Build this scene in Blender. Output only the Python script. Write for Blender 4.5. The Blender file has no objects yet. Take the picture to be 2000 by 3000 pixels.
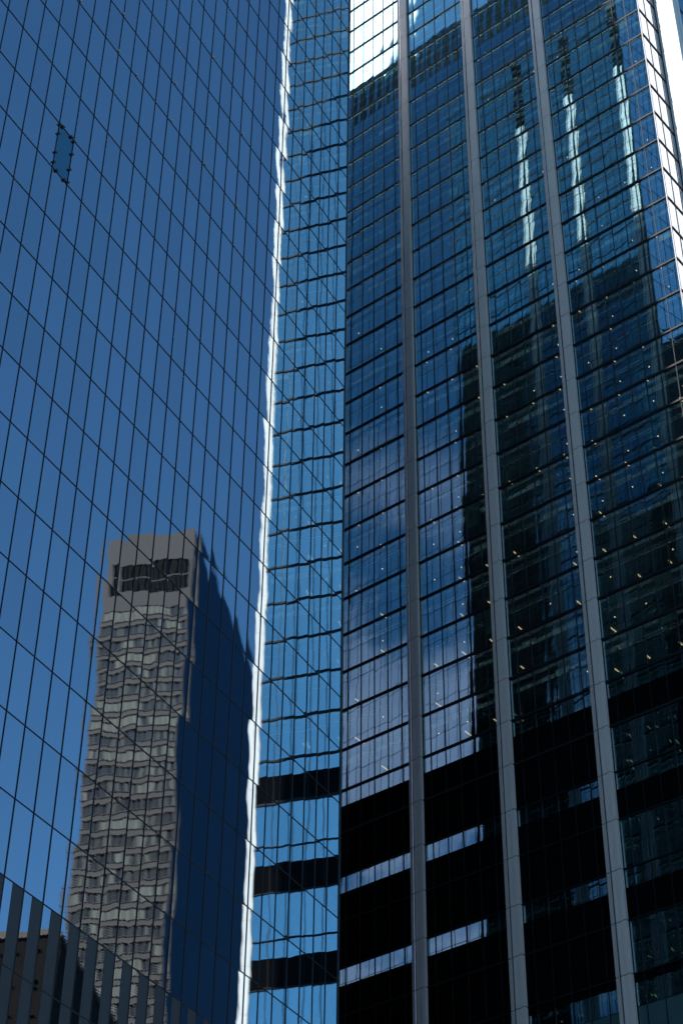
import bpy, math, random
import numpy as np
from mathutils import Vector, Matrix
R = math.radians
random.seed(7)
S = bpy.context.scene
COL = S.collection

# ---------------------------------------------------------------- camera
PITCH, ROLL = 39.2, 0.72
CAM_Z = 1.7
cam = bpy.data.cameras.new('camera')
cam.sensor_fit = 'VERTICAL'; cam.sensor_height = 36.0; cam.sensor_width = 24.0
cam.lens = 5431.0 / 3000.0 * 36.0
cam.clip_start = 0.1; cam.clip_end = 6000
camo = bpy.data.objects.new('camera', cam); COL.objects.link(camo)
camo.location = (0, 0, CAM_Z)
camo.matrix_world = (Matrix.Translation((0, 0, CAM_Z)) @ Matrix.Rotation(R(90 + PITCH), 4, 'X')
                     @ Matrix.Rotation(R(ROLL), 4, 'Z'))
S.camera = camo

# ---------------------------------------------------------------- light, sky, exposure
SUN_AZ, SUN_EL = 224.2, 42.0          # azimuth clockwise from +Y
def azdir(az, el=0.0):
    return Vector((math.sin(R(az)) * math.cos(R(el)), math.cos(R(az)) * math.cos(R(el)), math.sin(R(el))))
sun = bpy.data.lights.new('sun', 'SUN'); sun.energy = 5.0; sun.angle = R(0.5); sun.color = (1.0, 0.95, 0.88)
suno = bpy.data.objects.new('sun', sun); COL.objects.link(suno)
suno.rotation_euler = (-azdir(SUN_AZ, SUN_EL)).to_track_quat('-Z', 'Y').to_euler()
suno.location = azdir(SUN_AZ, SUN_EL) * 400

W = bpy.data.worlds.new("World"); S.world = W; W.use_nodes = True
class NT:
    """small helper to write node trees as expressions"""
    def __init__(s, nt): s.nt = nt
    def n(s, t, **k):
        nd = s.nt.nodes.new(t)
        for a, b in k.items(): setattr(nd, a, b)
        return nd
    def put(s, sock, v):
        if isinstance(v, bpy.types.NodeSocket): s.nt.links.new(v, sock)
        elif v is not None:
            if isinstance(v, (tuple, list)) and len(v) == 3 and sock.type == 'RGBA': v = (*v, 1)
            sock.default_value = v
    def m(s, op, a, b=None, c=None, clamp=False):
        nd = s.n('ShaderNodeMath', operation=op, use_clamp=clamp)
        for i, v in enumerate((a, b, c)):
            if v is not None: s.put(nd.inputs[i], v)
        return nd.outputs[0]
    def v(s, op, a, b=None, scale=None):
        nd = s.n('ShaderNodeVectorMath', operation=op)
        s.put(nd.inputs[0], a)
        if b is not None: s.put(nd.inputs[1], b)
        if scale is not None: s.put(nd.inputs['Scale'], scale)
        return nd.outputs['Value'] if op in ('DOT_PRODUCT', 'LENGTH') else nd.outputs[0]
    def xyz(s, x, y, z):
        nd = s.n('ShaderNodeCombineXYZ')
        for i, v in enumerate((x, y, z)): s.put(nd.inputs[i], v)
        return nd.outputs[0]
    def noise(s, vec, scale, detail=2.0, rough=0.5):
        nd = s.n('ShaderNodeTexNoise'); s.put(nd.inputs['Vector'], vec)
        nd.inputs['Scale'].default_value = scale; nd.inputs['Detail'].default_value = detail
        nd.inputs['Roughness'].default_value = rough
        return nd.outputs['Fac'], nd.outputs['Color']
    def ramp(s, x, lo, hi, interp='SMOOTHSTEP'):
        nd = s.n('ShaderNodeMapRange', interpolation_type=interp)
        s.put(nd.inputs['Value'], x); s.put(nd.inputs['From Min'], lo); s.put(nd.inputs['From Max'], hi)
        return nd.outputs[0]
    def mixc(s, f, a, b):
        nd = s.n('ShaderNodeMix', data_type='RGBA')
        s.put(nd.inputs[0], f); s.put(nd.inputs[6], a); s.put(nd.inputs[7], b)
        return nd.outputs[2]

g = NT(W.node_tree)
for nd in list(W.node_tree.nodes): W.node_tree.nodes.remove(nd)
sky = g.n('ShaderNodeTexSky', sky_type='NISHITA', sun_disc=False)
sky.sun_elevation = R(SUN_EL); sky.sun_rotation = R(SUN_AZ)
sky.air_density = 1.0; sky.dust_density = 0.25; sky.ozone_density = 1.4
d = g.n('ShaderNodeTexCoord').outputs['Generated']
dz = g.n('ShaderNodeSeparateXYZ'); g.put(dz.inputs[0], d)
flat = g.v('SCALE', d, scale=g.m('DIVIDE', 1.0, g.m('ADD', dz.outputs[2], 0.15)))
cn, _ = g.noise(flat, 2.6, 7, 0.58)
cn2, _ = g.noise(flat, 9.0, 6, 0.6)
def near(az, el, rad, soft):
    return g.ramp(g.v('DOT_PRODUCT', d, tuple(azdir(az, el))), math.cos(R(rad + soft)), math.cos(R(rad)))
big = near(268, 55, 6.6, 0.35)                                        # bright cloud bank beside the sun
bigc = g.m('MULTIPLY', big, g.ramp(cn, 0.12, 0.36))
small = near(2.0, 31.2, 7.0, 4.0)                                  # broken cloud to the north
smallc = g.m('MULTIPLY', small, g.ramp(g.m('ADD', cn, g.m('MULTIPLY', g.m('SUBTRACT', cn2, 0.5), 0.5)), 0.33, 0.60))
smallc = g.m('MULTIPLY', smallc, 0.85)
bg1 = g.n('ShaderNodeBackground'); skc = g.n('ShaderNodeMix', data_type='RGBA', blend_type='MULTIPLY'); skc.inputs[0].default_value = 1.0
g.put(skc.inputs[6], sky.outputs[0]); g.put(skc.inputs[7], (0.60, 0.97, 1.16))   # the deep polarised blue of this clear day
g.put(bg1.inputs[0], skc.outputs[2]); bg1.inputs[1].default_value = 0.11
bg2 = g.n('ShaderNodeBackground'); g.put(bg2.inputs[0], g.mixc(cn2, (0.55, 0.60, 0.72), (1, 0.98, 0.98))); bg2.inputs[1].default_value = 3.6
bg3 = g.n('ShaderNodeBackground'); g.put(bg3.inputs[0], (0.82, 0.70, 0.98)); bg3.inputs[1].default_value = 0.74
mx1 = g.n('ShaderNodeMixShader'); g.put(mx1.inputs[0], bigc); g.put(mx1.inputs[1], bg1.outputs[0]); g.put(mx1.inputs[2], bg2.outputs[0])
mx2 = g.n('ShaderNodeMixShader'); g.put(mx2.inputs[0], smallc); g.put(mx2.inputs[1], mx1.outputs[0]); g.put(mx2.inputs[2], bg3.outputs[0])
wo = g.n('ShaderNodeOutputWorld'); g.put(wo.inputs[0], mx2.outputs[0])

S.view_settings.view_transform = 'Standard'; S.view_settings.look = 'None'
S.view_settings.exposure = 0.3; S.view_settings.gamma = 1.0; S.view_settings.use_curve_mapping = False
S.render.engine = 'CYCLES'
cy = S.cycles
cy.max_bounces = 10; cy.glossy_bounces = 6; cy.diffuse_bounces = 2; cy.transparent_max_bounces = 10; cy.transmission_bounces = 4
cy.caustics_reflective = False; cy.caustics_refractive = False
cy.use_denoising = True
cy.sample_clamp_indirect = 6.0

# ---------------------------------------------------------------- materials
def newmat(name):
    m = bpy.data.materials.new(name); m.use_nodes = True
    for nd in list(m.node_tree.nodes): m.node_tree.nodes.remove(nd)
    k = NT(m.node_tree)
    out = k.n('ShaderNodeOutputMaterial')
    return m, k, out

def matte(name, col, rough=0.6, metal=0.0, var=0.12, scale=0.6, spec=0.5, streak=False):
    m, k, out = newmat(name)
    p = k.n('ShaderNodeBsdfPrincipled')
    tc = k.n('ShaderNodeTexCoord').outputs['Object']
    if streak:
        mp = k.n('ShaderNodeMapping'); k.put(mp.inputs[0], tc); mp.inputs['Scale'].default_value = (3, 3, 0.25); tc = mp.outputs[0]
    f, _ = k.noise(tc, scale, 5, 0.6)
    k.put(p.inputs['Base Color'], k.mixc(f, tuple(c * (1 - var) for c in col), tuple(min(1, c * (1 + var)) for c in col)))
    k.put(p.inputs['Roughness'], k.m('ADD', rough - 0.06, k.m('MULTIPLY', f, 0.12)))
    p.inputs['Metallic'].default_value = metal
    p.inputs['Specular IOR Level'].default_value = spec
    k.put(out.inputs[0], p.outputs[0])
    return m

def warp_normal(k, u0, mod, h, tilt, pillow, wav, roller, seed):
    """normal of a real glass pane: slightly tilted, bowed and rippled, different for every pane"""
    geo = k.n('ShaderNodeNewGeometry')
    N0, P = geo.outputs['True Normal'], geo.outputs['Position']
    P = k.v('ADD', P, (0, 0, -CAM_Z))
    T = k.v('NORMALIZE', k.v('CROSS_PRODUCT', (0, 0, 1), N0))
    sx = k.n('ShaderNodeSeparateXYZ'); k.put(sx.inputs[0], P)
    cu = k.m('DIVIDE', k.m('SUBTRACT', k.v('DOT_PRODUCT', P, T), u0), mod)
    cz = k.m('DIVIDE', sx.outputs[2], h)
    wn = k.n('ShaderNodeTexWhiteNoise', noise_dimensions='3D')
    k.put(wn.inputs['Vector'], k.xyz(k.m('FLOOR', cu), k.m('FLOOR', cz), seed))
    wc = k.n('ShaderNodeSeparateColor'); k.put(wc.inputs[0], wn.outputs['Color'])
    r, gg, b = wc.outputs[0], wc.outputs[1], wc.outputs[2]
    fu = k.m('MULTIPLY', k.m('SUBTRACT', k.m('FRACT', cu), 0.5), 2.0)
    fz = k.m('MULTIPLY', k.m('SUBTRACT', k.m('FRACT', cz), 0.5), 2.0)
    _, nc = k.noise(k.xyz(k.v('DOT_PRODUCT', P, T), k.m('MULTIPLY', sx.outputs[2], 0.8), seed), 0.40, 5.0, 0.62)
    ns = k.n('ShaderNodeSeparateColor'); k.put(ns.inputs[0], nc)
    rl = k.m('MULTIPLY', k.m('SINE', k.m('MULTIPLY', sx.outputs[2], 46.0)), roller)
    bow = k.m('MULTIPLY', pillow, k.m('ADD', 0.25, k.m('MULTIPLY', gg, 1.1)))
    s1 = k.m('ADD', k.m('ADD', k.m('MULTIPLY', k.m('SUBTRACT', r, 0.5), tilt), k.m('MULTIPLY', fu, bow)),
             k.m('ADD', k.m('MULTIPLY', k.m('SUBTRACT', ns.outputs[0], 0.5), wav), rl))
    s2 = k.m('ADD', k.m('ADD', k.m('MULTIPLY', k.m('SUBTRACT', b, 0.5), tilt), k.m('MULTIPLY', fz, bow)),
             k.m('MULTIPLY', k.m('SUBTRACT', ns.outputs[1], 0.5), wav))
    N = k.v('NORMALIZE', k.v('ADD', N0, k.v('ADD', k.v('SCALE', T, scale=s1), k.xyz(0, 0, s2))))
    return N, wc

def schlick(k, f0):
    lw = k.n('ShaderNodeLayerWeight'); lw.inputs['Blend'].default_value = 0.5
    p5 = k.m('POWER', lw.outputs['Facing'], 5.0)
    return k.m('ADD', f0, k.m('MULTIPLY', p5, 1.0 - f0))

def mirror_glass(name, col, u0, mod, h, f0, tilt=0.0014, pillow=0.0026, wav=0.011, roller=0.0012, seed=1.0, under=(0.01, 0.02, 0.03)):
    m, k, out = newmat(name)
    N, wc = warp_normal(k, u0, mod, h, tilt, pillow, wav, roller, seed)
    gl = k.n('ShaderNodeBsdfGlossy'); gl.inputs['Roughness'].default_value = 0.0
    k.put(gl.inputs['Normal'], N)
    tint = k.mixc(k.m('MULTIPLY', wc.outputs[0], 1.0), tuple(c * 0.92 for c in col), tuple(min(1, c * 1.02) for c in col))
    k.put(gl.inputs['Color'], tint)
    df = k.n('ShaderNodeBsdfDiffuse'); k.put(df.inputs[0], under)
    mx = k.n('ShaderNodeMixShader'); k.put(mx.inputs[0], schlick(k, f0)); k.put(mx.inputs[1], df.outputs[0]); k.put(mx.inputs[2], gl.outputs[0])
    k.put(out.inputs[0], mx.outputs[0])
    return m

def clear_glass(name, col, trans, u0, mod, h, f0, tilt=0.0015, pillow=0.0042, wav=0.007, roller=0.0, seed=2.0):
    m, k, out = newmat(name)
    N, wc = warp_normal(k, u0, mod, h, tilt, pillow, wav, roller, seed)
    gl = k.n('ShaderNodeBsdfGlossy'); gl.inputs['Roughness'].default_value = 0.0
    k.put(gl.inputs['Normal'], N); k.put(gl.inputs['Color'], col)
    tr = k.n('ShaderNodeBsdfTransparent'); k.put(tr.inputs[0], trans)
    mx = k.n('ShaderNodeMixShader'); k.put(mx.inputs[0], schlick(k, f0)); k.put(mx.inputs[1], tr.outputs[0]); k.put(mx.inputs[2], gl.outputs[0])
    k.put(out.inputs[0], mx.outputs[0])
    return m

def glow(name, col, s):
    m, k, out = newmat(name)
    e = k.n('ShaderNodeEmission'); k.put(e.inputs[0], col); e.inputs[1].default_value = s
    k.put(out.inputs[0], e.outputs[0])
    return m

# ---------------------------------------------------------------- mesh helpers
class MB:
    def __init__(s): s.v = []; s.f = []
    def box(s, x0, x1, y0, y1, z0, z1):
        b = len(s.v)
        s.v += [(x0, y0, z0), (x1, y0, z0), (x1, y1, z0), (x0, y1, z0), (x0, y0, z1), (x1, y0, z1), (x1, y1, z1), (x0, y1, z1)]
        s.f += [tuple(b + i for i in q) for q in ((0, 3, 2, 1), (4, 5, 6, 7), (0, 1, 5, 4), (1, 2, 6, 5), (2, 3, 7, 6), (3, 0, 4, 7))]
        return s
    def prism(s, pts, z0, z1):
        b = len(s.v); n = len(pts)
        s.v += [(x, y, z0) for x, y in pts] + [(x, y, z1) for x, y in pts]
        s.f += [tuple(b + i for i in range(n - 1, -1, -1)), tuple(b + n + i for i in range(n))]
        s.f += [(b + i, b + (i + 1) % n, b + n + (i + 1) % n, b + n + i) for i in range(n)]
        return s
    def cyl(s, cx, cy, z0, z1, r, n=10):
        return s.prism([(cx + r * math.cos(2 * math.pi * i / n), cy + r * math.sin(2 * math.pi * i / n)) for i in range(n)], z0, z1)
    def build(s, name, mat, parent=None):
        me = bpy.data.meshes.new(name); me.from_pydata(s.v, [], s.f); me.update()
        me.materials.append(mat)
        o = bpy.data.objects.new(name, me); COL.objects.link(o)
        if parent: o.parent = parent
        return o

def thing(name, label, cat, loc, rotz, group=None):
    o = bpy.data.objects.new(name, None); COL.objects.link(o)
    o.location = loc; o.rotation_euler = (0, 0, rotz)
    o['label'] = label; o['category'] = cat
    if group: o['group'] = group
    return o

def many(name, items, mat, parent, key=None, limit=100):
    """items: list of MB; the `limit` nearest become parts of their own, the rest one 'stuff' part"""
    if key: items = sorted(items, key=key)
    first, rest = items[:limit], items[limit:]
    for b in first: b.build(name, mat, parent)
    if rest:
        a = MB()
        for b in rest:
            o = len(a.v); a.v += b.v; a.f += [tuple(o + i for i in f) for f in b.f]
        r = a.build(name, mat, parent); r['kind'] = 'stuff'

# ---------------------------------------------------------------- site geometry (metres, camera above the origin)
AZA, AZB = R(28.8), R(-50.3)
DA, DB = 50.1, 107.5
uA = Vector((math.sin(AZA), math.cos(AZA), 0)); nA = Vector((math.cos(AZA), -math.sin(AZA), 0))
uB = -Vector((math.sin(AZB), math.cos(AZB), 0)); nB = Vector((-math.cos(AZB), math.sin(AZB), 0))
MOD = 1.512
HA, HB = 4.054, 4.128
ORG = Vector((0, 0, CAM_Z))
ROTA = math.atan2(uA.y, uA.x); ROTB = math.atan2(uB.y, uB.x)
E0 = uA * 91.5 - nA * DA                                            # far corner of the mirror tower

def camdist(o, rot, side=1):
    """distance of a facade-local mesh from the camera, nearest to the picture's axis first"""
    M = Matrix.Translation(o) @ Matrix.Rotation(rot, 4, 'Z')
    Mc = camo.matrix_world.inverted()
    def k(b):
        c = M @ Vector(np.mean(b.v, axis=0)); q = Mc @ c
        out = 0
        if q.z < -1:
            x, y = q.x / -q.z, q.y / -q.z
            if abs(x) > 0.19 or abs(y) > 0.285: out = 1e5
        else: out = 1e6
        return (c - ORG).length + out
    return k

# ================================================================= setting
asph = matte('asphalt', (0.05, 0.05, 0.052), 0.85, scale=3)
conc = matte('pavement_concrete', (0.32, 0.31, 0.29), 0.8, scale=2)
paint = matte('road_paint', (0.75, 0.75, 0.72), 0.6)
gb = MB().box(-1500, 1500, -1500, 1500, -0.6, -0.15)
o = gb.build('ground', matte('city_ground', (0.12, 0.12, 0.115), 0.9, scale=0.05)); o['kind'] = 'structure'
# street along the dark tower, avenue along the mirror tower
def strip(name, p, dirv, nrm, a0, a1, w0, w1, z0, z1, mat):
    m = MB(); P = [p + dirv * a0 + nrm * w0, p + dirv * a1 + nrm * w0, p + dirv * a1 + nrm * w1, p + dirv * a0 + nrm * w1]
    m.prism([(q.x, q.y) for q in P], z0, z1)
    o = m.build(name, mat); o['kind'] = 'structure'; return o
strip('road', -nB * DB, uB, nB, -300, 300, 5.0, 22.0, -0.15, 0.0, asph)
strip('avenue', -nA * DA, uA, nA, -300, 64, 6.0, 30.0, -0.15, -0.004, asph)
strip('pavement', -nA * DA, uA, nA, -300, 90, 0.0, 6.0, -0.15, 0.13, conc)
strip('pavement', -nB * DB, uB, nB, -300, 300, 0.0, 5.0, -0.15, 0.13, conc)
for i in range(-20, 20):
    pass
lm = MB()
for i in range(-40, 10):
    a = i * 9.0
    P = [-nA * DA + uA * (a + q) + nA * w for q, w in ((0, 17.9), (3, 17.9), (3, 18.1), (0, 18.1))]
    lm.prism([(q.x, q.y) for q in P], -0.004, 0.004)
o = lm.build('lane_marking', paint); o['kind'] = 'structure'

# ================================================================= mirror tower (left)
dark_metal = matte('black_anodised_metal', (0.012, 0.014, 0.018), 0.45, 0.0, var=0.1)
slate = matte('slate_grey_metal_panel', (0.052, 0.057, 0.064), 0.5, 0.0, var=0.06)
A_COL = (0.71, 0.84, 0.93)
E_COL = (0.62, 0.78, 0.90)
glassA = mirror_glass('blue_mirror_glass', A_COL, 91.35, MOD, HA, 0.78, seed=1.0)
TA = thing('mirror_tower', 'tall blue mirror glass tower with thin dark grid lines and one clamped teal pane', 'office tower',
           tuple(ORG - nA * DA), ROTA)
kA = camdist(ORG - nA * DA, ROTA)
ROOF_A = HA * 55
us = [91.35 - MOD * j for j in range(29, -1, -1)]
U0 = us[0]
STRIPE = range(5, 10)
MECH = 53
panes, stripes = [], []
mw = 0.018
pane_fix = None
for j in range(len(us) - 1):
    for f in range(0, 55):
        x0, x1, z0, z1 = us[j] + mw, us[j + 1] - mw, f * HA + mw, (f + 1) * HA - mw
        if f in STRIPE or f >= MECH:
            xs = x0 + 0.44 * (x1 - x0)
            stripes.append(MB().box(xs, x1, -0.012, 0.03, z0, z1))
            panes.append(MB().box(x0, xs, 0, 0.03, z0, z1))
        elif f == 21 and abs(us[j] - 55.07) < 0.3:
            pane_fix = (x0, x1, z0, z1)
        else:
            panes.append(MB().box(x0, x1, 0, 0.03, z0, z1))
many('window', panes, glassA, TA, kA)
many('spandrel_strip', stripes, slate, TA, kA)
for x in us:
    MB().box(x - mw, x + mw, -0.04, 0.05, -CAM_Z, ROOF_A).build('mullion', dark_metal, TA)
trans = [MB().box(us[0] - mw, us[-1], -0.034, 0.045, f * HA - mw, f * HA + mw) for f in range(0, 56)]
many('transom', trans, dark_metal, TA, kA)
MB().box(us[-1] + mw, 91.53, -0.03, 0.10, -CAM_Z, ROOF_A).build('corner_trim', dark_metal, TA)
# the one replaced pane, held by clamps
x0, x1, z0, z1 = pane_fix
fixg = mirror_glass('replacement_pane_glass', (0.30, 0.60, 0.70), 91.35, MOD, HA, 0.60, seed=1.0, under=(0.01, 0.03, 0.04))
pf = MB().box(x0, x1, 0, 0.03, z0, z1).build('replacement_pane', fixg, TA); pf['label'] = 'darker teal replacement pane held by brown clamps'
clampm = matte('brown_clamp', (0.10, 0.065, 0.04), 0.6)
for cx, cz in ((x0, z1 - 0.10), (x0, z1 - .95), (x0, z0 + 1.35), (x0, z0 + 0.45), (x1, z1 - 0.12), (x1, z1 - 1.3), (x1, z0 + 1.3), (x1, z0 + .15),
               (x0 + .30, z1), (x1 - .30, z1), (x0 + .32, z0), (x1 - .35, z0)):
    c = MB().box(cx - .10, cx + .10, -.09, -.045, cz - .035, cz + .035).box(cx - .035, cx + .035, -.10, -.05, cz - .10, cz + .10)
    for q in (-1, 1):
        c.box(cx + q * .07 - .025, cx + q * .07 + .025, -.15, -.09, cz - .03, cz + .03)
    c.build('pane_clamp', clampm, pf)

speckm = matte('painted_light_speck', (0.92, 0.78, 0.72), .5)  # pale unlit boxes painted as specks of interior lights seen through the glass
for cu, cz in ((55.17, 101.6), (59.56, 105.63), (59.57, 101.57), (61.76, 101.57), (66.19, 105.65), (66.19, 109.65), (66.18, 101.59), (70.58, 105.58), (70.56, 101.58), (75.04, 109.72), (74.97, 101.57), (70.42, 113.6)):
    MB().box(cu - .09, cu + .09, -.05, -.002, cz + .0, cz + .12).box(cu - .03, cu + .03, -.09, -.05, cz + .03, cz + .09).build('light_speck', speckm, TA)
# facade on the side street (faces the dark tower; seen in that tower's glass)
ROTE = math.atan2(-uB.y, -uB.x)
EF = bpy.data.objects.new('street_facade', None); COL.objects.link(EF)
EF.parent = TA
EF.location = TA.matrix_basis.inverted() @ (E0 + ORG); EF.rotation_euler = (0, 0, ROTE - ROTA)
NE = 56
LEN_E = NE * MOD
glassE = mirror_glass('blue_mirror_glass_street_side', E_COL, float(-uB.dot(E0)) + 0.15, MOD, HA, 0.70, seed=3.0)
panes, stripes, pale = [], [], []
ue = [0.15 + MOD * j for j in range(NE + 1)]
for j in range(NE):
    for f in range(11, 55):
        x0, x1, z0, z1 = ue[j] + mw, ue[j + 1] - mw, f * HA + mw, (f + 1) * HA - mw
        if f >= MECH:
            xs = x0 + 0.44 * (x1 - x0)
            stripes.append(MB().box(xs, x1, -0.012, 0.03, z0, z1)); panes.append(MB().box(x0, xs, 0, 0.03, z0, z1))
        else: panes.append(MB().box(x0, x1, 0, 0.03, z0, z1))
a = MB()
for b in panes: o = len(a.v); a.v += b.v; a.f += [tuple(o + i for i in f) for f in b.f]
a.build('window', glassE, EF)['kind'] = 'stuff'
a = MB()
for b in stripes: o = len(a.v); a.v += b.v; a.f += [tuple(o + i for i in f) for f in b.f]
a.build('spandrel_strip', slate, EF)['kind'] = 'stuff'
for x in ue: MB().box(x - mw, x + mw, -0.04, 0.05, -CAM_Z, ROOF_A).build('mullion', dark_metal, EF)
for f in range(11, 56): MB().box(ue[0] - mw, ue[-1] + mw, -0.034, 0.045, f * HA - mw, f * HA + mw).build('transom', dark_metal, EF)
MB().box(0.19, LEN_E + .1, 0.0, 0.06, -CAM_Z, 11 * HA - 0.05).build('base_wall', slate, EF)
# body behind both glass skins
body = MB()
c0 = Vector((91.5, 0.0)); 
def locA(P): q = P + nA * DA; return (q.dot(uA), -q.dot(nA))
back = locA(E0 - uB * LEN_E)
ym = 46.0
foot = [(U0 - .05, 0.06), (91.40, 0.06), (back[0] - .06, back[1]), (U0 - .05, back[1] + 9)]
body.prism(foot, -CAM_Z, ROOF_A - 0.3)
body.build('core_wall', matte('dark_core', (0.02, 0.02, 0.022), 0.9), TA)
MB().prism(foot, ROOF_A - 0.3, ROOF_A + 0.2).build('roof', slate, TA)

# ================================================================= dark tower (right)
TB = thing('dark_tower', 'dark blue glass tower with tall grey metal fins and black louvred lower floors', 'office tower',
           tuple(ORG - nB * DB), ROTB)
kB = camdist(ORG - nB * DB, ROTB)
XC, XL = -50.43, -112.4
NFB = 60
ROOF_B = HB * NFB
YC = 3.78                                                          # depth of the notch at the corner
B_COL = (0.66, 0.95, 1.0)
glassB = clear_glass('dark_blue_vision_glass', B_COL, (0.84, 0.92, 0.88), XC, MOD, HB, 0.46, seed=2.0)
louvre = matte('black_louvre', (0.002, 0.002, 0.0025), 0.8, var=0.2, spec=0.04)
mullB = matte('dark_frame_metal', (0.006, 0.009, 0.014), 0.5, spec=.25)
fin_m = matte('silver_grey_fin_metal', (1.0, 0.84, 0.79), 0.4, 0.2, var=0.06, scale=0.5, streak=True)
white_m = fin_m
groove_m = matte('bright_groove_trim', (0.9, 0.9, 0.92), 0.15, 0.8)
LX = [XC - MOD * k for k in range(0, 42)]                          # module lines, right to left
fins = [-62.53 - 9.07 * k for k in range(0, 6)]
def clipped(x0, x1):
    """module x0<x1 minus the fins"""
    for c in fins:
        a, b = c - .70, c + .74
        if x0 >= a and x1 <= b: return None
        if x0 < b < x1: x0 = b
        if x0 < a < x1: x1 = a
    return (x0, x1) if x1 - x0 > 0.12 else None
cells = []
for k in range(41):
    c = clipped(LX[k + 1], LX[k])
    if c and c[1] > XL + .3: cells.append((max(c[0], XL + .02), c[1]))
panes, louvs, frost = [], [], []
LOW, TOPF = 20, NFB
mB, tB = 0.030, 0.102
for (a, b) in cells:
    a += mB; b -= mB
    bay4 = a > -62.0
    for f in range(LOW, TOPF):
        panes.append(MB().box(a, b, 0, 0.03, f * HB + tB, (f + 1) * HB - tB))
    for q in range(3):                                              # three double storeys: strip of glass, short louvre, tall louvre
        t = (20 - 2 * q) * HB
        panes.append(MB().box(a, b, 0, 0.03, t - 1.52, t - tB))
        louvs.append(MB().box(a, b, 0, 0.05, t - 4.12 + .03, t - 1.56))
        bt = MB().box(a, b, 0, 0.05, t - 2 * HB + tB, t - 4.12 - .03)
        (panes if bay4 else louvs).append(bt)
    t = 14 * HB
    louvs.append(MB().box(a, b, 0.02, 0.05, t - 0.62, t - tB))
    panes.append(MB().box(a, b, 0, 0.03, t - 2.42, t - 0.70))
    frost.append(MB().box(a, b, 0, 0.03, t - 7.6, t - 2.48))
many('window', panes, glassB, TB, kB)
many('louvre_panel', louvs, louvre, TB, kB)
many('frosted_panel', frost, matte('frosted_teal_panel', (0.05, 0.115, 0.125), 0.35), TB, kB)
ms = [x for x in LX if x > XL and not any(c - .72 < x < c + .76 for c in fins) and x < XC - 0.1]
for x in ms: MB().box(x - mB, x + mB, -0.05, 0.06, -CAM_Z, ROOF_B).build('mullion', mullB, TB)
lines = [f * HB for f in range(LOW, TOPF + 1)] + [z for q in range(3) for z in ((20 - 2 * q) * HB - 4.12,)] + [18 * HB, 16 * HB, 14 * HB]
for z in lines:
    thin = z < 19 * HB
    w = 0.045 if thin else tB
    MB().box(XL, XC - .051, -0.10, 0.045, z - w, z + w).build('transom', mullB, TB)
# fins, one segment per storey
def fin(cx, mat, parent, name='fin', y=0.0, w0=-.70, w1=.68, side=0.30):
    segs = MB(); trim = MB()
    zs = [-CAM_Z] + [HB * f for f in range(1, 57)]
    for z0, z1 in zip(zs[:-1], zs[1:]):
        a, b = z0 + .035, z1 - .035
        segs.prism([(cx + w0, y), (cx + w0, y - side + .10), (cx + w0 + .33, y - side), (cx + w0 + .33, y)], a, b)       # bevelled strip
        segs.box(cx + w0 + .48, cx + w1 - .36, y - side + .03, y, a, b)                                                  # main face
        segs.box(cx + w1 - .358, cx + w1, y - side - .05, y, a, b)                                                       # proud strip
        trim.box(cx + w0 + .335, cx + w0 + .40, y - side + .02, y, a, b)
    o = segs.build(name, mat, parent)
    trim.build('groove_trim', groove_m, o)
    MB().box(cx + w0 + .01, cx + w1 - .01, y - side + .12, y - .001, -CAM_Z, HB * 56 - .05).build('backing', mullB, o)
    MB().box(cx + w1 + .002, cx + w1 + .06, y - .04, y + .10, -CAM_Z, ROOF_B).build('reveal', louvre, o)
    return o
for c in fins:
    if c > XL + 1: fin(c, fin_m, TB)
# corner post
MB().box(XC - .05, XC + .05, -0.055, .05, -CAM_Z, ROOF_B).build('corner_post', matte('corner_post_metal', (0.22, 0.22, 0.23), .4, .5), TB)
# notch: glass return facing east, then the sunlit corner column
glassR = clear_glass('return_glass', (0.82, 0.88, 0.97), (0.3, 0.4, 0.44), 0.0, MOD, HB, 0.80, seed=5.0, tilt=.0005, pillow=.001, wav=.002)
ys = [0.06, 1.42, 2.95, YC - .05]
ret = []
for f in range(13, TOPF):
    for i in range(3): ret.append(MB().box(XC + .012, XC + .04, ys[i] + .03, ys[i + 1] - .03, f * HB + tB, (f + 1) * HB - tB))
many('return_window', ret, glassR, TB)
for yv in ys[1:3]: MB().box(XC - .04, XC + .08, yv - .028, yv + .028, -CAM_Z, ROOF_B).build('mullion', mullB, TB)
for f in range(13, TOPF + 1):
    MB().box(XC - .03, XC + .12, .051, YC - .045, f * HB - tB, f * HB + tB).build('return_transom', mullB, TB)
MB().box(XC + .05, XC + .09, YC - .04, YC - .001, -CAM_Z, ROOF_B).build('reveal', louvre, TB)
col = MB(); bk = MB(); tr = MB()
CX0, CX1 = XC + .10, -48.28
zs = [-CAM_Z] + [HB * f for f in range(1, NFB)] + [ROOF_B]
for z0, z1 in zip(zs[:-1], zs[1:]):
    a, b = z0 + .015, z1 - .015
    col.box(CX0, CX1, YC, YC + .80, a, b)
    col.box(CX1 - .22, CX1 - .08, YC + .802, YC + 1.05, a, b)
    col.box(CX1 - .22, CX1 + .02, YC + 1.06, YC + 1.5, a, b)
colo = col.build('corner_column', matte('pale_metal_column', (0.88, 0.87, 0.86), .5, 0.0, var=.02), TB); colo['label'] = 'wide pale metal column in full sun at the notched corner'
MB().box(CX0 + .02, CX1 - .25, YC + .02, YC + 1.45, -CAM_Z, ROOF_B - .05).build('backing', mullB, colo)
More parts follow.
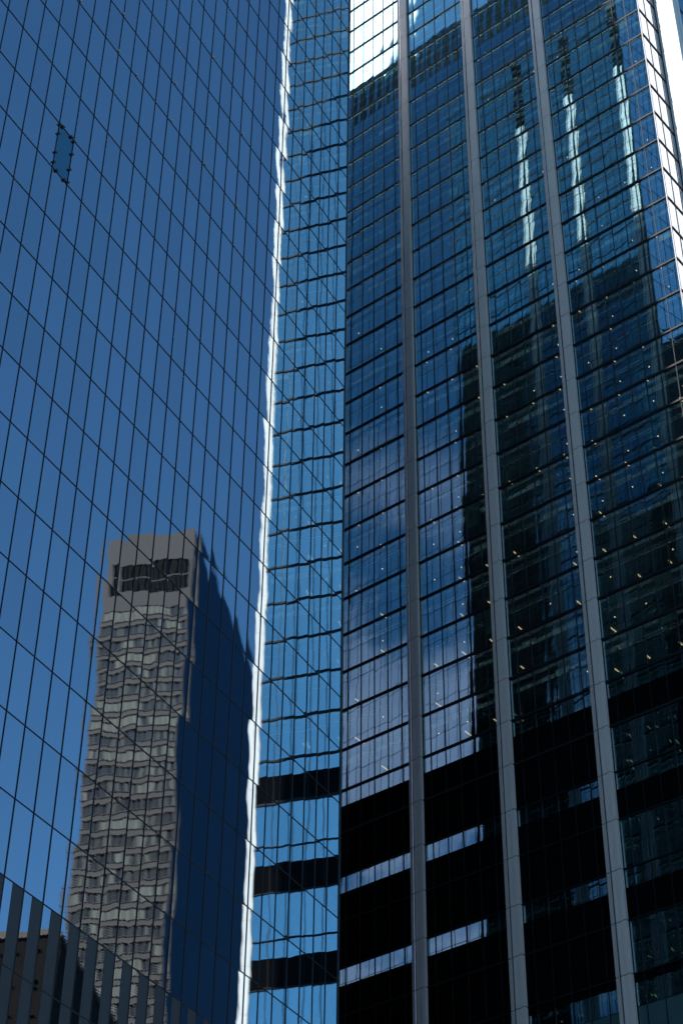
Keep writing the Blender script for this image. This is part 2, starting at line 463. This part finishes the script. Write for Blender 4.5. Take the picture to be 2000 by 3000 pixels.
# east side beyond the column
ye = [YC + 1.6 + MOD * i for i in range(24)]
eg = []
for f in range(13, TOPF):
    for i in range(23): eg.append(MB().box(CX1 - .1, CX1 - .07, ye[i] + .03, ye[i + 1] - .03, f * HB + tB, (f + 1) * HB - tB))
a = MB()
for b in eg: o = len(a.v); a.v += b.v; a.f += [tuple(o + i for i in f) for f in b.f]
a.build('side_window', glassB, TB)['kind'] = 'stuff'
m = MB()
for yv in ye: m.box(CX1 - .14, CX1 - .03, yv - .03, yv + .03, -CAM_Z, ROOF_B)
for f in range(13, TOPF + 1):
    for i in range(23): m.box(CX1 - .14, CX1 - .02, ye[i] + .03, ye[i + 1] - .03, f * HB - tB, f * HB + tB)
m.build('side_frame', mullB, TB)

# interior: slabs with ceilings, bulkheads, lamps, blinds
slab_m = matte('ceiling_paint', (0.16, 0.16, 0.16), 0.8)
floor_m = matte('bulkhead_paint', (0.66, 0.72, 0.72), 0.7)
core_m = matte('interior_wall', (0.10, 0.095, 0.09), 0.8)
YB = 40.0
for f in range(LOW, TOPF + 1):
    MB().box(XL + .1, XC - .12, 0.50, 9.0, f * HB - .18, f * HB + .16).build('floor_slab', slab_m, TB)
for f in range(LOW, TOPF):
    MB().box(XL + .1, XC - .9, 0.95, 8.9, (f + .78) * HB, (f + 1) * HB - .19).build('dropped_ceiling', slab_m, TB)

fill_m = glow('hidden_fill_strip', (0.62, 0.84, 1.0), 4.0)
for f in range(LOW + 1, TOPF + 1):                                  # added hidden glow strips behind the transom that brighten the window heads
    MB().box(XL + .3, XC - .3, .085, .125, f * HB + .0, f * HB + .04).build('hidden_fill_strip', fill_m, TB)
dots, dashes, blinds, heads = [], [], [], []
rh = random.Random(23)
for f in range(LOW, TOPF):
    run = 0
    for (a, b) in cells:
        if run <= 0: run = rh.choice((2, 3, 4, 6, 8)); style = rh.choice((0, 0, 1, 1, 2))
        run -= 1
        z0 = (f + .78) * HB
        if style == 0: heads.append(MB().box(a + .03, b - .03, .90, .945, z0 - .06, z0 + .03))
        elif style == 1: heads.append(MB().box(a + .05, b - .05, .90, .945, z0 - .02, z0 + rh.choice((.35, .6, .62))))
        else: heads.append(MB().box(a + .03, b - .03, .90, .945, z0 - .05, z0 + .02).box(a + .03, b - .03, .90, .945, z0 + .25, z0 + .31))
rnd = random.Random(11)
zc = .78 * HB
for f in range(LOW, TOPF):
    z = f * HB + zc
    for k in range(-30, 1):
        x = -67.55 + 3.024 * k + (0 if k <= 0 else 0)
        for xx in (x,):
            if XL + 1 < xx < XC - 1.5 and rnd.random() < (.45 if f < 27 else .25 if f < 36 else .10): dots.append(MB().cyl(xx, 1.85, z - .05, z - .004, .05))
    for k in range(1, 6):
        xx = -67.55 + 3.024 * k
        if xx < XC - 1.5 and rnd.random() < (.5 if f < 34 else .25): dots.append(MB().cyl(xx, 1.85, z - .05, z - .004, .05))
    for k in range(-14, 6):
        xx = -68.6 + 3.024 * k
        if XL + 1 < xx < XC - 1.5 and f < 32 and rnd.random() < .55:
            dashes.append(MB().box(xx - .035, xx + .035, 2.9, 2.9 + rnd.choice((.5, .9, 1.4)), z - .06, z - .004))
    for (a, b) in cells:
        if rnd.random() < .07:
            dpt = rnd.choice((.5, .7, .8, 1.1, 2.6))
            blinds.append(MB().box(a + .05, b - .05, .10, .115, (f + 1) * HB - .2 - dpt, (f + 1) * HB - .2))
many('window_head', heads, floor_m, TB, kB)
lamp1 = glow('downlight_glow', (1.0, .74, .44), 2.8); lamp2 = glow('strip_light_glow', (1.0, .66, .36), 1.6)
many('downlight', dots, lamp1, TB, kB)
many('strip_light', dashes, lamp2, TB, kB)
many('roller_blind', blinds, matte('grey_blind_cloth', (0.62, 0.66, 0.62), .8), TB, kB)
MB().box(XL + .1, XC - .12, 9.0, YB, -CAM_Z, ROOF_B - .2).build('core_wall', core_m, TB)
MB().box(XL + .1, XC - .12, 0.30, 9.0, -CAM_Z, LOW * HB - .25).build('plant_room_wall', louvre, TB)
MB().box(XC - .118, CX1 - .3, YC + 1.6, YB, -CAM_Z, ROOF_B - .2).build('side_wall', core_m, TB)
MB().box(XC - .118, XC - .09, 0.12, YC + 1.5, -CAM_Z, ROOF_B - .2).build('inner_wall', matte('notch_backing', (0.05, .055, .06), .7), TB)
MB().box(XL - .1, XL + .098, 0.0, YB, -CAM_Z, ROOF_B).build('end_wall', matte('end_wall_dark', (.03, .035, .045), .3), TB)
MB().box(XL - .1, XC - .2, 0.15, YB, ROOF_B + .1, ROOF_B + .6).build('roof', slate, TB)

# ================================================================= stone tower across the avenue (seen only in the mirror glass)
def mir(P): return P - nA * (2 * (P.dot(nA) + DA))
Cv = azdir(-5.7) * 250; Lv = azdir(-78); Pv = azdir(12)
WT = 15.65
C = mir(Cv); L = mir(Cv + Lv * WT)
xl = (L - C).normalized(); yl = (mir(Cv + Pv) - C).normalized()
# local frame: x along the broad face, y into the tower
org = C; rot = math.atan2(xl.y, xl.x)
if Vector((-xl.y, xl.x, 0)).dot(yl) < 0:                            # keep the frame right handed
    org = L; xl = -xl; rot = math.atan2(xl.y, xl.x)
FLIP = (org - C).length > 1
TT = thing('stone_tower', 'slim grey stone hotel tower with pale curtains, reflected in the mirror tower', 'hotel tower', tuple(org + ORG), rot)
stone = matte('grey_stone', (0.080, 0.067, 0.063), .85, scale=.25, var=.12)
ledge = matte('pale_ledge', (0.092, 0.075, 0.070), .8)
side_blue = matte('blue_grey_side_wall', (0.003, 0.05, 0.13), .7, scale=.15, var=.25, spec=.1)  # side wall coloured deep blue, unlike the grey front
FT, ROOF_T = 3.05, 198.5
DT = 62
side_x = 0.0 if not FLIP else WT
wins, curt, ledges, sills = [], [], [], MB()
wall = MB()
nwin = 9
pit = (WT - .8) / nwin
ztop = 183.0
nf = int(ztop // FT)
# wall as piers and bands so that the windows are real recesses
x_ed = [(.4 + pit * i + .16, .4 + pit * (i + 1) - .16 - .22 * (i % 3 == 2)) for i in range(nwin)]
wall.box(0, WT, .45, .9, -CAM_Z, ROOF_T - 1)                        # back plane of the recesses
px = [0] + [v for e in x_ed for v in e] + [WT]
for i in range(0, len(px), 2): wall.box(px[i], px[i + 1], 0, .449, -CAM_Z, ztop)
for f in range(nf + 1):
    for a, b in x_ed: wall.box(a, b, .02, .448, f * FT - (CAM_Z if f == 0 else 0), f * FT + (1.0 if f < nf else ztop - f * FT))
x0v, x1v = (0.95, WT - 1.9) if not FLIP else (1.9, WT - .95)
wall.box(0, WT, 0, .449, ztop, 186.3).box(0, WT, 0, .449, 192.7, ROOF_T)
wall.box(0, x0v, .0, .449, 186.3, 192.7).box(x1v, WT, 0, .449, 186.3, 192.7)
wall.build('wall', stone, TT)
MB().box(x0v, x1v, .25, .44, 186.3, 192.7).build('plant_screen', louvre, TT)
gr = MB()
for i in range(1, 8): gr.box(x0v + (x1v - x0v) * i / 8 - .05, x0v + (x1v - x0v) * i / 8 + .05, .15, .25, 186.3, 192.7)
gr.box(x0v, x1v, .13, .24, 189.4, 189.6); gr.build('screen_frame', ledge, TT)
rt = random.Random(5)
for f in range(24, nf):
    m = MB().box(-.12, WT + .12, -.14, -.001, f * FT + .90, f * FT + 1.0).box(-.08, WT + .08, -.08, -.001, f * FT - .12, f * FT + .02)
    ledges.append(m)
    run = 0; c = False
    for i, (a, b) in enumerate(x_ed):
        if rt.random() < .55: c = rt.random() < .30
        bx = MB().box(a, b, .30, .40, f * FT + 1.0, (f + 1) * FT)
        if c: curt.append(MB().box(a, b, .16, .28, f * FT + 1.0, (f + 1) * FT - .1))
        elif rt.random() < .4:
            wd = (b - a) * rt.choice((.2, .28, .4)); q = a if rt.random() < .5 else b - wd
            curt.append(MB().box(q, q + wd, .16, .28, f * FT + 1.0, (f + 1) * FT - .1))
        wins.append(bx)
glassT = matte('hotel_window_glass', (0.03, 0.033, 0.04), .12, spec=.5)
ra = random.Random(3)
ra.shuffle(wins); ra.shuffle(curt)
many('window', wins, glassT, TT)
many('curtain', curt, matte('pale_curtain', (0.150, 0.147, 0.122), .8, scale=1.5), TT)
many('ledge', ledges, ledge, TT)
sx0, sx1 = (-.05, .5) if not FLIP else (WT - .5, WT + .05)
ob = MB().box(sx0 if not FLIP else WT - 3, sx1 if FLIP else 3, .91, DT, -CAM_Z, ROOF_T - .3).build('side_wall', side_blue, TT)
sw = MB()
for i in range(9):
    for f in range(22, int(ROOF_T // FT) - 3):
        ya = 3 + i * 6.4
        xs = -.04 if not FLIP else WT
        sw.box(xs, xs + .04, ya, ya + 3.2, f * FT + 1.0, f * FT + 2.4)
sw.build('side_window', matte('blue_side_window', (0.005, 0.065, 0.16), .6, spec=.1), TT)['kind'] = 'stuff'
MB().box(3.01 if not FLIP else 0, WT if not FLIP else WT - 3.01, .92, DT - .1, -CAM_Z, ROOF_T - .6).build('rear_wall', stone, TT)
MB().box(0.3, WT - .3, .95, DT - .2, ROOF_T - .55, ROOF_T - .1).build('roof', slate, TT)

# low masonry block, only its reflection shows
Cl = azdir(-9.35) * 190; cl = mir(Cl); ll = mir(Cl + azdir(-80) * 26)
xv = (ll - cl).normalized(); org2 = cl
if Vector((-xv.y, xv.x, 0)).dot((mir(Cl + azdir(10)) - cl)) < 0: org2 = ll; xv = -xv
HL = 190 * math.tan(R(25.9))
BL = thing('brick_block', 'low dark brown brick building reflected behind the grey strips at lower left', 'building', tuple(org2 + ORG), math.atan2(xv.y, xv.x))
brick = matte('dark_brown_brick', (0.013, 0.010, 0.009), .9, scale=.4, var=.4, spec=.08)
w = MB(); 
for i in range(9):
    w.box(i * 2.9, i * 2.9 + 1.5, 0, .4, -CAM_Z, HL)
    for f in range(20): w.box(i * 2.9 + 1.5, i * 2.9 + 2.9, .02, .39, HL - 1.6 - f * 3.6, HL - f * 3.6)
w.box(0, 27, .4, 24, -CAM_Z, HL - .2)
w.build('wall', brick, BL)
MB().box(-.3, 27.3, -.35, 24.2, HL + .02, HL + .75).build('cornice', matte('pale_cornice', (0.11, 0.08, 0.065), .8), BL)
for k, (a, b) in enumerate(((3, 8), (12, 15), (20, 23))):
    MB().box(a, b, 6, 11, HL + .76, HL + 3.5).build('roof_house', brick, BL)

# ================================================================= dark block added behind the viewpoint to darken the lower right glass
OB = thing('added_dark_block', 'dark grey block added out of frame to darken the lowest glass of the far right bay', 'office tower', (-20, -38, 0), 0)
w = MB()
HO, FO = 285.0, 3.9
for i in range(17): w.box(i * 4.0, i * 4.0 + 1.0, -.0, .4, 0, HO)
w.box(0, 65, .4, 40, 0, HO)
w.v = [(x, -y, z) for x, y, z in w.v]; w.f = [tuple(reversed(f)) for f in w.f]
w.build('wall', matte('dark_granite', (0.022, 0.023, 0.026), .7), OB)
wl = [MB().box(i * 4.0 + 1.0, i * 4.0 + 4.0, -.38, -.12, f * FO + 1.2, f * FO + 3.6) for i in range(16) for f in range(1, 72)]
many('window', wl, matte('dark_window', (0.012, 0.014, 0.018), .15, spec=.3), OB)
MB().box(-.2, 65.2, -40.2, .2, HO + .01, HO + .6).build('roof', slate, OB)
for a, b in ((6, 18), (30, 36), (44, 60)): MB().box(a, b, -30, -8, HO + .61, HO + 6).build('roof_plant', slate, OB)

# ================================================================= added dark slab towers, unseen behind the glass towers, to darken lower right reflections
def added_dark_slab(name, label, x, y, wd, dp, h, rot):
    t = thing(name, label, 'office tower', (x, y, 0), R(rot), 'added dark slab towers to the north')
    n = int(wd // 5); w = MB()
    for i in range(n + 1): w.box(i * 5.0, i * 5.0 + 1.4, 0, .5, 0, h)
    w.box(0, n * 5 + 1.4, .5, dp, 0, h).build('wall', granite, t)
    wl = [MB().box(i * 5.0 + 1.4, i * 5.0 + 5.0, .10, .40, f * 4.0 + 1.3, f * 4.0 + 3.6) for i in range(n) for f in range(1, int(h // 4) - 1)]
    many('window', wl, dwin, t)
    MB().box(-.2, n * 5 + 1.6, -.2, dp + .2, h + .01, h + .7).build('roof', slate, t)
    return t
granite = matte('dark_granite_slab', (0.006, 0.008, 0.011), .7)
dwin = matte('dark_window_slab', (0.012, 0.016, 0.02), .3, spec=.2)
added_dark_slab('added_dark_slab', 'plain dark slab tower added out of sight behind the finned glass tower', -1, 319, 76, 30, 330.0, -8)
added_dark_slab('added_dark_slab', 'plain dark slab tower added out of sight behind the far end of the mirror glass tower', -80.7, 167, 46, 28, 330.0, 0)
